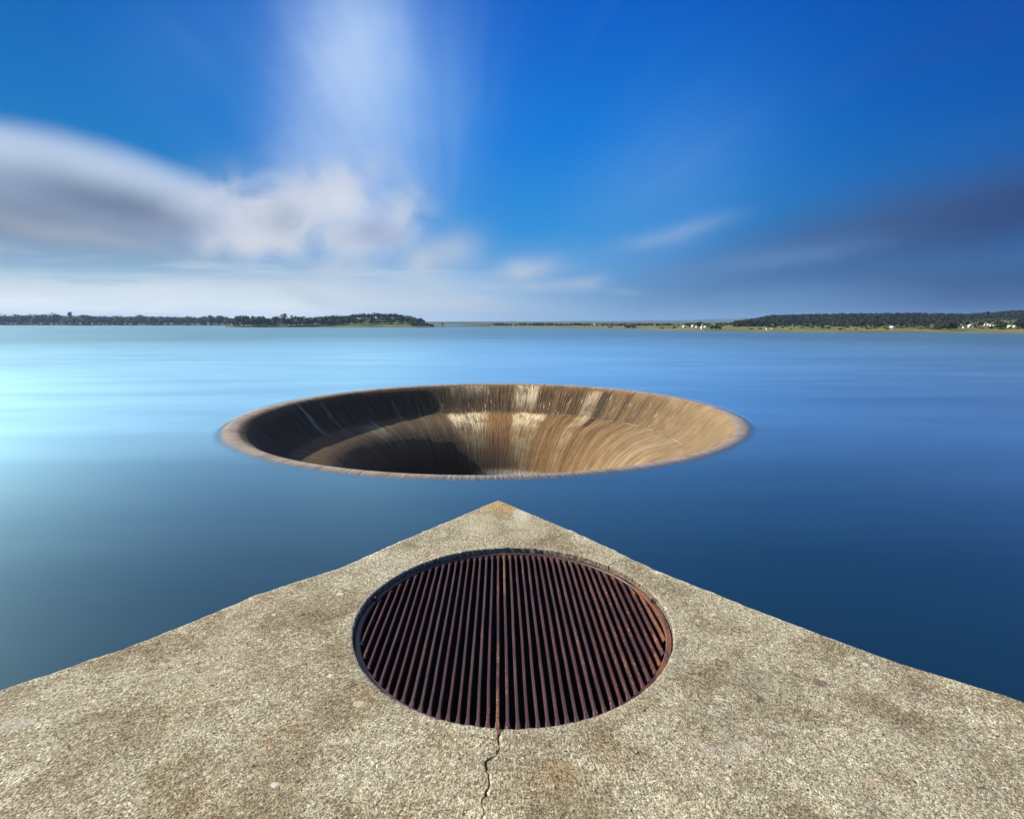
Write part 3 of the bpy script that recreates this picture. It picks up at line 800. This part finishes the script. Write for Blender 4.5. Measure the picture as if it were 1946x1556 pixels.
def tree_proto(kind, seed):
    """unit-height tree meshes (height 1)"""
    rng = random.Random(seed); tv, tf = [], []
    if kind == 'oak':
        lobes = []
        for i in range(9):
            a_ = TWO * i / 8 + rng.uniform(-.3, .3); d = .34 * rng.uniform(.6, 1.1) if i < 8 else 0
            lobes.append((d * math.cos(a_), d * math.sin(a_), rng.uniform(.30, .74), rng.uniform(.17, .26), rng.uniform(.17, .26), rng.uniform(.13, .20)))
        lobes.append((0, 0, .80, .26, .26, .18)); lf_ = clump_faces(lobes, 46, .072, rng)
        limb(tv, tf, [(0, 0, -.05), (.01, 0, .15), (.0, .01, .4)], .045, .028)
        for i in range(4): a_ = TWO * i / 4 + .4; limb(tv, tf, [(0, 0, .26), (.12 * math.cos(a_), .12 * math.sin(a_), .42), (.26 * math.cos(a_), .26 * math.sin(a_), .6)], .024, .008)
    elif kind == 'pine':
        lobes = [(rng.uniform(-.22, .22), rng.uniform(-.22, .22), rng.uniform(.76, .88), .20, .20, .085) for _ in range(7)]; lf_ = clump_faces(lobes, 36, .05, rng)
        limb(tv, tf, [(0, 0, -.05), (.015, 0, .4), (0, 0, .76)], .03, .018)
        for i in range(5): a_ = TWO * i / 5; limb(tv, tf, [(0, 0, .6), (.18 * math.cos(a_), .18 * math.sin(a_), .78)], .014, .006)
    elif kind == 'tall':
        lobes = []
        for i in range(11):
            z_ = .28 + .64 * i / 10; w_ = .17 * (1 - abs(z_ - .55) * 1.1)
            lobes.append((rng.uniform(-.09, .09), rng.uniform(-.09, .09), z_, w_, w_, .09))
        lf_ = clump_faces(lobes, 32, .05, rng); limb(tv, tf, [(0, 0, -.05), (.01, .0, .4), (0, 0, .92)], .028, .008)
    else:
        lobes = [(rng.uniform(-.4, .4), rng.uniform(-.4, .4), rng.uniform(.3, .6), .35, .35, .30) for _ in range(6)]; lf_ = clump_faces(lobes, 30, .12, rng)
        limb(tv, tf, [(0, 0, -.1), (0, 0, .4)], .06, .03)
    return lf_, (tv, tf)
PROTO = {}
def proto(kind, mat, seed):
    key = (kind, mat.name, seed)
    if key not in PROTO:
        (a_, b_), (c_, d_) = tree_proto(kind, seed)
        m1 = bpy.data.meshes.new('crown'); m1.from_pydata(a_, [], b_); m1.materials.append(mat)
        m2 = bpy.data.meshes.new('trunk'); m2.from_pydata(c_, [], d_); m2.materials.append(m_bark)
        PROTO[key] = (m1, m2)
    return PROTO[key]
def plant(name, kind, mat, X, Yb, hpx, label, cat, group=None, wide=1.0, names=None, sink=0):
    p = cast(X, Yb, names)
    for dy_ in (1, 2, 3, 4, 6):
        if p: break
        p = cast(X, Yb + dy_, names)
    if not p: return None
    h = hpx * p.length / F
    o = empty(name, p - Vector((0, 0, sink))); o.rotation_euler.z = random.uniform(0, TWO); o.scale = (h * wide, h * wide, h)
    mc, mt = proto(kind, mat, random.randint(1, 4))
    for nm, me in (('trunk', mt), ('crown', mc)):
        c_ = bpy.data.objects.new(nm, me); COL.objects.link(c_); c_.parent = o
    return tag(o, label, cat, group)
def lerp(tab, X):
    for (a, ya), (b_, yb) in zip(tab, tab[1:]):
        if a <= X <= b_: return ya + (yb - ya) * (X - a) / (b_ - a)
    return tab[0][1] if X < tab[0][0] else tab[-1][1]
ur = random.uniform
# left bank: a belt of oaks, olive scrub and a few stone pines, silhouettes at rows 599-606
bank = ['far_shore_bank']
lt = 'low dark oak in the tree belt along the left far shore'
X = -40.0
while X < 440:
    base_y = 617.4 + lerp([(0, 0), (440, 1.0)], X) - ur(0, 1.5)
    plant('oak_tree', 'oak', random.choice((m_oak, m_pine, m_oak)), X, base_y, ur(11, 15), lt, 'tree', 'oaks along the left far shore', ur(1.3, 1.9), bank); X += ur(7, 12)
X = -40.0
while X < 440:
    plant('oak_tree', 'oak', m_pine, X, 614.5, ur(9, 12.5), 'rounded dark oak rising behind the shoreline belt on the left', 'tree', 'oaks behind the left shore belt', ur(1.3, 1.9), bank); X += ur(10, 19)
for X, h, lab in ((104, 17, 'tallest bushy tree of the left shore belt, broad topped'), (136, 18, 'tall tree with narrow dark crown on the left far shore')):
    plant('tall_tree', 'tall' if X == 136 else 'oak', m_pine, X, 616.5, h, lab, 'tree', None, 1.0, bank)
for X, lab in ((399, 'flat topped stone pine standing at the left end of the pair above the shore'), (420, 'flat topped stone pine standing at the right end of the pair above the shore')):
    plant('pine_tree', 'pine', m_pine, X, 617, 16, lab, 'pine tree', 'pair of stone pines', .9, bank)
X = -30.0
while X < 430:
    plant('shore_bush', 'bush', random.choice((m_brown, m_oak, m_light)), X, 617.6 + max(0, (X - 200) * .003), ur(2.5, 4.5), 'small rounded bush at the water line of the left far shore', 'bush', 'bushes on the left waterline', ur(1.2, 2), bank); X += ur(9, 16)
# wooded point
pt = ['wooded_point']
for X, h in ((452, 11), (463, 13), (472, 16), (483, 17), (493, 15), (510, 12), (522, 11)):
    plant('brown_tree', 'tall', m_brown, X, 621.2, h + ur(1, 3), 'reddish brown leafed tree at the left end of the wooded point', 'tree', 'brown trees on the wooded point', ur(1.1, 1.6), pt)
plant('cypress_tree', 'tall', m_pine, 541, 620.5, 22, 'dark spiky tree with pointed top on the left half of the wooded point', 'tree', None, 1.15, pt)
X = 446.0
while X < 640:
    plant('oak_tree', 'oak', random.choice((m_oak, m_brown, m_pine)), X, 620.5 - ur(0, 5), ur(11, 16), 'bushy tree in the thicket on the low left part of the wooded point', 'tree', 'thicket trees of the wooded point', ur(1.2, 1.8), pt); X += ur(5, 8)
crest_t = [(600, 613), (640, 610), (680, 606.5), (720, 604.5), (745, 604.5), (765, 607), (790, 613), (815, 618)]
X = 606.0
while X < 800:
    plant('oak_tree', 'oak', m_oak, X, lerp(crest_t, X) + 1.2, ur(9.5, 12), 'round crowned oak on the crest of the wooded point', 'tree', 'oaks on the crest of the point', ur(1.5, 2.1), pt); X += ur(8, 11)
for row in (.38, .72):
    X = 612.0 + row * 9
    while X < 800:
        yb = lerp(crest_t, X) * (1 - row) + 620.3 * row
        plant('oak_tree', 'oak', random.choice((m_oak, m_oak, m_pine)), X, yb, ur(8, 10.5), 'round oak standing on the grassy slope of the wooded point' if row < .5 else 'dark oak low on the grassy slope of the wooded point', 'tree', 'oaks on the upper slope of the point' if row < .5 else 'oaks on the lower slope of the point', ur(1.3, 1.9), pt); X += ur(11, 19)
for X, h in ((786, 9), (793, 8), (799, 9), (806, 10), (812, 8.5), (818, 7), (822, 6)):
    plant('brown_tree', 'oak', m_brown, X, 621.6, h, 'brownish tree at the right tip of the wooded point', 'tree', 'trees at the tip of the point', ur(.8, 1.2), pt)
# lone tree on its islet off the point
isl = on_plane(841, 621.8, 0)
iv, if_ = [], []
for (r_, z_) in ((7, -1), (6, .05), (4.2, .5), (.01, .8)):
    for j in range(14): a_ = TWO * j / 14; q = r_ * (1 + .2 * noise.noise(Vector((math.cos(a_) * 2, math.sin(a_) * 2, 1)))); iv.append((q * math.cos(a_) * 1.2, q * math.sin(a_), z_))
for i in range(3):
    for j in range(14): p, q = i * 14 + j, i * 14 + (j + 1) % 14; if_.append((p, q, q + 14, p + 14))
io = mesh_obj('islet_ground', iv, if_, m_grass, None, True); io.location = isl; tag(io, kind='structure')
h = 9.5 * isl.length / F
lo = empty('brown_tree', isl + Vector((0, 0, .6))); lo.scale = (h * .8, h * .8, h)
for nm, me in zip(('crown', 'trunk'), proto('tall', m_brown, 3)):
    c_ = bpy.data.objects.new(nm, me); COL.objects.link(c_); c_.parent = lo
tag(lo, 'lone brown tree standing in the water off the tip of the wooded point', 'tree')
# village shore trees
vs_ = ['village_shore']
X = 945.0
while X < 1300:
    plant('oak_tree', 'oak', random.choice((m_oak, m_pine)), X, lerp([(900, 619.6), (1000, 619.5), (1100, 620), (1300, 620)], X), ur(4, 7) if X < 1110 else ur(3, 4.5), 'dark bushy tree in the low wood on the far middle shore' if X < 1110 else 'small dark tree in the line behind the pale shore field', 'tree', 'trees of the far middle wood' if X < 1110 else 'trees behind the shore field', ur(1.4, 2.2), vs_); X += ur(7, 10)
for X, Y, h, w_ in ((1196, 623.5, 8, 1.6), (1204, 623.5, 6, 1.5), (1160, 623, 4, 1.8), (1258, 625, 4, 1.3), (1280, 624.5, 3.5, 1.5), (1283, 622, 3, 1.4)):
    plant('shore_bush', 'bush', m_oak, X, Y, h, 'dark round bush on the pale grass left of the white village', 'bush', 'bushes left of the village', w_, vs_)
for X, Y, h, lab in ((1329, 622.5, 11.5, 'tall dark tree directly left of the white village tower'), (1353, 626.5, 9, 'dark tree at the right end of the village, left of two'), (1361, 627, 10, 'broadest dark tree at the right end of the village'), (1368, 627, 7, 'small dark tree beside the white hut at the right village end')):
    plant('village_tree', 'oak', m_pine, X, Y, h, lab, 'tree', None, 1.0, vs_)
for X in (1318, 1340, 1346, 1312, 1372):
    plant('village_bush', 'bush', m_oak, X, 621 + ur(0, 1), ur(3.5, 5), 'low dark shrub between the white village houses', 'bush', 'shrubs in the village', 1.3, vs_)
for X, h in ((1382, 5), (1388, 6.5), (1394, 6), (1409, 7), (1416, 4)):
    plant('oak_tree', 'oak', m_pine, X, 619, h, 'dark tree on the grass between the village and the ridge', 'tree', 'trees between village and ridge', ur(1.1, 1.5), vs_)
X = 1428.0
while X < 1960:
    plant('field_bush', 'bush', random.choice((m_oak, m_oak, m_brown)), X, 626.5 - ur(0, 4.5) + (X - 1428) * .001, ur(2.5, 4.5), 'dark shrub dotted over the pale field below the wooded ridge', 'bush', 'shrubs on the field below the ridge', ur(1.3, 2.4), vs_); X += ur(9, 22)
for X, Y, h, w_ in ((1798, 626.5, 12, .9), (1806, 628.5, 15, 1.0), (1812, 626.5, 13, .9), (1788, 627, 8, 1.6), (1778, 626, 6, 1.8)):
    plant('field_tree', 'oak', m_pine, X, Y, h, 'tall dark tree of the clump between the white barn and the hamlet', 'tree', 'clump left of the hamlet', w_, vs_)
for X, Y, h in ((1899, 626, 12), (1860, 619.5, 6), (1864, 620, 7), (1906, 625, 8), (1934, 624, 11), (1942, 624, 12), (1836, 620, 8), (1820, 619, 9), (1894, 619, 8)):
    plant('hamlet_tree', 'oak', m_pine, X, Y, h, 'dark tree among the white hamlet houses at the far right', 'tree', 'trees among the hamlet', ur(.9, 1.3), vs_)

# forest cover of the ridge: nobody could count it
rng = random.Random(5); fv, f_ = [], []
for _ in range(4600):
    X = rng.uniform(1395, 2110); q = rng.random() ** 1.1
    yt = lerp([(1385, 614), (1432, 608), (1462, 601), (1540, 598.8), (1740, 597), (1840, 598.5), (1946, 591), (2110, 586)], X)
    p = cast(X, yt + .4 + q * (621 - yt), ['wooded_ridge', 'village_shore'])
    if not p or (q > .78 and rng.random() < .35 and X > 1480): continue
    if noise.noise(Vector((X * .03, q * 3, 4))) > .55: continue
    if 1818 < X < 1934 and q > .42 and rng.random() < .85: continue
    h = rng.uniform(2.6, 4.8)
    v_, g_ = clump_faces([(p.x, p.y, p.z + h * .5, h * .75, h * .75, h * .55)], 9, h * .34, rng)
    n0 = len(fv); fv += v_; f_ += [tuple(i + n0 for i in g) for g in g_]
tag(mesh_obj('hillside_woods', fv, f_, m_wood), kind='stuff')
fv, f_ = [], []
for _ in range(900):
    X = rng.uniform(860, 1420); p = cast(X, rng.uniform(616.6, 619.2), ['village_shore'])
    if not p or noise.noise(Vector((X * .04, p.y * .002, 7))) < -.05: continue
    h = rng.uniform(2.2, 4.5)
    v_, g_ = clump_faces([(p.x, p.y, p.z + h * .45, h * .9, h * .9, h * .5)], 8, h * .36, rng)
    n0 = len(fv); fv += v_; f_ += [tuple(i + n0 for i in g) for g in g_]
tag(mesh_obj('distant_scrub', fv, f_, m_pine), kind='stuff')

# ------------------------------------------------------------------ houses
def plain_mat(name, a, b_, s=1.5, rough=.9):
    m, t, b = new_mat(name); link(mixc(tex_noise(obj_coord(t), s, 4, .6), a, b_), b.inputs['Base Color']); b.inputs['Roughness'].default_value = rough; return m
m_wall = plain_mat('whitewash', (.62, .61, .57), (.76, .75, .71))
m_roof = plain_mat('clay_tiles', (.26, .11, .06), (.40, .18, .10), 3)
m_door = plain_mat('dark_wood', (.03, .025, .02), (.08, .06, .045))
m_grey = plain_mat('pale_sheet_roof', (.55, .55, .54), (.68, .68, .66))
def box(vv_, ff_, x0, x1, y0, y1, z0, z1):
    b0 = len(vv_); vv_ += [(x, y, z) for z in (z0, z1) for x, y in ((x0, y0), (x1, y0), (x1, y1), (x0, y1))]
    ff_ += [tuple(b0 + i for i in f) for f in ((0, 3, 2, 1), (4, 5, 6, 7), (0, 1, 5, 4), (1, 2, 6, 5), (2, 3, 7, 6), (3, 0, 4, 7))]
def house(X, Y, wpx, hpx, label, group=None, roof='gable', red=True, name='white_house', depth=.8, rot=R(-52)):
    p = cast(X, Y, ['village_shore', 'wooded_ridge'])
    if not p: return
    s = p.length / F; hpx *= .78; wpx *= .85; H_ = hpx * s; W_ = wpx * s / (math.cos(rot) - depth * math.sin(rot)); D_ = W_ * depth
    o = empty(name, p); o.rotation_euler.z = -math.atan2(p.x, p.y) + rot + R(ur(-8, 8))
    hw = H_ * (.72 if roof == 'gable' else 1 if roof == 'flat' else .82)
    a_, f2 = [], []; box(a_, f2, -W_ / 2, W_ / 2, 0, D_, -1.5, hw)
    if roof == 'gable':      # gable ends are walls
        n0 = len(a_); a_ += [(-W_ / 2, 0, hw), (-W_ / 2, D_, hw), (-W_ / 2, D_ / 2, H_ * .98), (W_ / 2, 0, hw), (W_ / 2, D_, hw), (W_ / 2, D_ / 2, H_ * .98)]
        f2 += [(n0, n0 + 2, n0 + 1), (n0 + 3, n0 + 4, n0 + 5)]
    elif roof == 'shed':
        n0 = len(a_); a_ += [(-W_ / 2, 0, hw * .99), (W_ / 2, 0, hw * .99), (W_ / 2, 0, H_), (-W_ / 2, D_, hw * .99), (W_ / 2, D_, hw * .99), (W_ / 2, D_, H_)]
        f2 += [(n0, n0 + 1, n0 + 2), (n0 + 3, n0 + 5, n0 + 4), (n0 + 1, n0 + 4, n0 + 5, n0 + 2)]
    mesh_obj('wall', a_, f2, m_wall, o)
    e = .3; th_ = .18; rv_, rf_ = [], []
    if roof == 'gable':
        for sg in (0, 1):
            y0, y1 = (-e, D_ / 2) if sg == 0 else (D_ + e, D_ / 2)
            n0 = len(rv_); zz = hw - e * .3
            rv_ += [(-W_ / 2 - e, y0, zz), (W_ / 2 + e, y0, zz), (W_ / 2 + e, y1, H_), (-W_ / 2 - e, y1, H_), (-W_ / 2 - e, y0, zz + th_), (W_ / 2 + e, y0, zz + th_), (W_ / 2 + e, y1, H_ + th_), (-W_ / 2 - e, y1, H_ + th_)]
            rf_ += [tuple(n0 + i for i in f) for f in ((0, 1, 2, 3), (4, 7, 6, 5), (0, 4, 5, 1), (1, 5, 6, 2), (2, 6, 7, 3), (3, 7, 4, 0))]
    elif roof == 'shed':
        rv_ = [(-W_ / 2 - e, -e, hw), (W_ / 2 + e, -e, H_ + .05), (W_ / 2 + e, D_ + e, H_ + .05), (-W_ / 2 - e, D_ + e, hw)]; rv_ += [(x, y, z + th_) for x, y, z in rv_]
        rf_ = [(0, 3, 2, 1), (4, 5, 6, 7), (0, 1, 5, 4), (1, 2, 6, 5), (2, 3, 7, 6), (3, 0, 4, 7)]
    else:
        box(rv_, rf_, -W_ / 2 - .1, W_ / 2 + .1, -.1, D_ + .1, hw + .004, hw + .3)
    mesh_obj('roof', rv_, rf_, m_roof if red else m_grey, o)
    if wpx >= 5:
        dv_, df_ = [], []; box(dv_, df_, W_ * .12, W_ * .12 + .95, -.05, .02, -.2, min(2.0, hw * .7)); mesh_obj('door', dv_, df_, m_door, o)
    return tag(o, label, 'house', group)
house(1298, 622.4, 7, 4.2, 'white house standing alone at the left end of the lakeside village', red=False)
house(1315, 622, 6, 5, 'white gabled house left of the dark village tree', red=False)
house(1323, 622.4, 9, 4, 'long house with clay tiled roof next to the dark village tree')
house(1333.5, 619.6, 3, 5.5, 'narrow white house standing highest in the village, right of the tall tree', roof='flat', red=False, depth=1)
house(1332, 624, 5, 3.6, 'low white house directly below the narrow tall village house', red=False)
house(1339, 622.6, 7, 3.4, 'wide white house on the right side of the village middle', red=False)
house(1333, 626.4, 4, 2.0, 'tiny white shed nearest the water below the village', roof='shed', red=False, name='white_shed')
house(1356, 623, 4, 4, 'white house half hidden by the dark trees at the right village end', red=False)
house(1373, 627, 4, 2.6, 'white hut on the waterline at the right village end', roof='shed', red=False, name='white_shed')
house(1456, 627, 3, 3.6, 'narrow white hut on the grass below the left end of the ridge', roof='shed', red=False, name='white_shed')
house(1466, 625.5, 3, 2.2, 'tiny white hut behind a dark shrub below the ridge end', roof='shed', red=False, name='white_shed')
house(1693, 626.4, 8.5, 7.2, 'bright white barn with slanting roof alone in the shore field', roof='shed', red=False, name='white_barn', depth=.6)
house(1830, 623.4, 4, 2.6, 'small white hut at the left edge of the right hand hamlet', roof='shed', red=False, name='white_shed')
house(1841, 622.2, 6, 4.6, 'largest white house at the left side of the hamlet', red=False)
house(1848, 622, 5, 3.2, 'low house with tiled roof touching the largest hamlet house')
house(1854, 622, 3.5, 2.8, 'small white house right of the tiled one in the hamlet', red=False)
house(1870, 618.4, 4, 3, 'white house at the left of the upper hamlet row', red=False)
house(1876, 618.2, 4, 2.8, 'white house in the middle of the upper hamlet row', red=False)
house(1881, 619.6, 4, 3.4, 'white house with tiled roof right in the upper hamlet row')
house(1888, 618.6, 9, 5, 'large brown house with clay tiled roof at the right of the upper row')
house(1916, 622.4, 6, 3.2, 'white house left of two at the right end of the hamlet', red=False)
house(1926, 622.4, 5, 3, 'white house right of two at the right end of the hamlet', red=False)
house(1084 + 45, 617.2, 4, 2, 'tiny white house far back on the middle shore', red=False)

# ================================================================== AIR
hv, hf = [], []; box(hv, hf, -9800, 9800, -600, 9900, -26, 135)
m_h = bpy.data.materials.new('lake_air'); m_h.use_nodes = True; t = m_h.node_tree; t.nodes.clear()
o_ = t.nodes.new('ShaderNodeOutputMaterial'); pvn = t.nodes.new('ShaderNodeVolumePrincipled')
pvn.inputs['Color'].default_value = (.34, .55, .88, 1); pvn.inputs['Density'].default_value = 8e-5; pvn.inputs['Anisotropy'].default_value = .2
t.links.new(pvn.outputs[0], o_.inputs['Volume'])
hz_o = mesh_obj('haze', hv, hf, m_h); tag(hz_o, kind='stuff')

scene.cycles.use_denoising = True
scene.cycles.max_bounces = 6; scene.cycles.diffuse_bounces = 3; scene.cycles.glossy_bounces = 3; scene.cycles.transparent_max_bounces = 8; scene.cycles.volume_bounces = 0
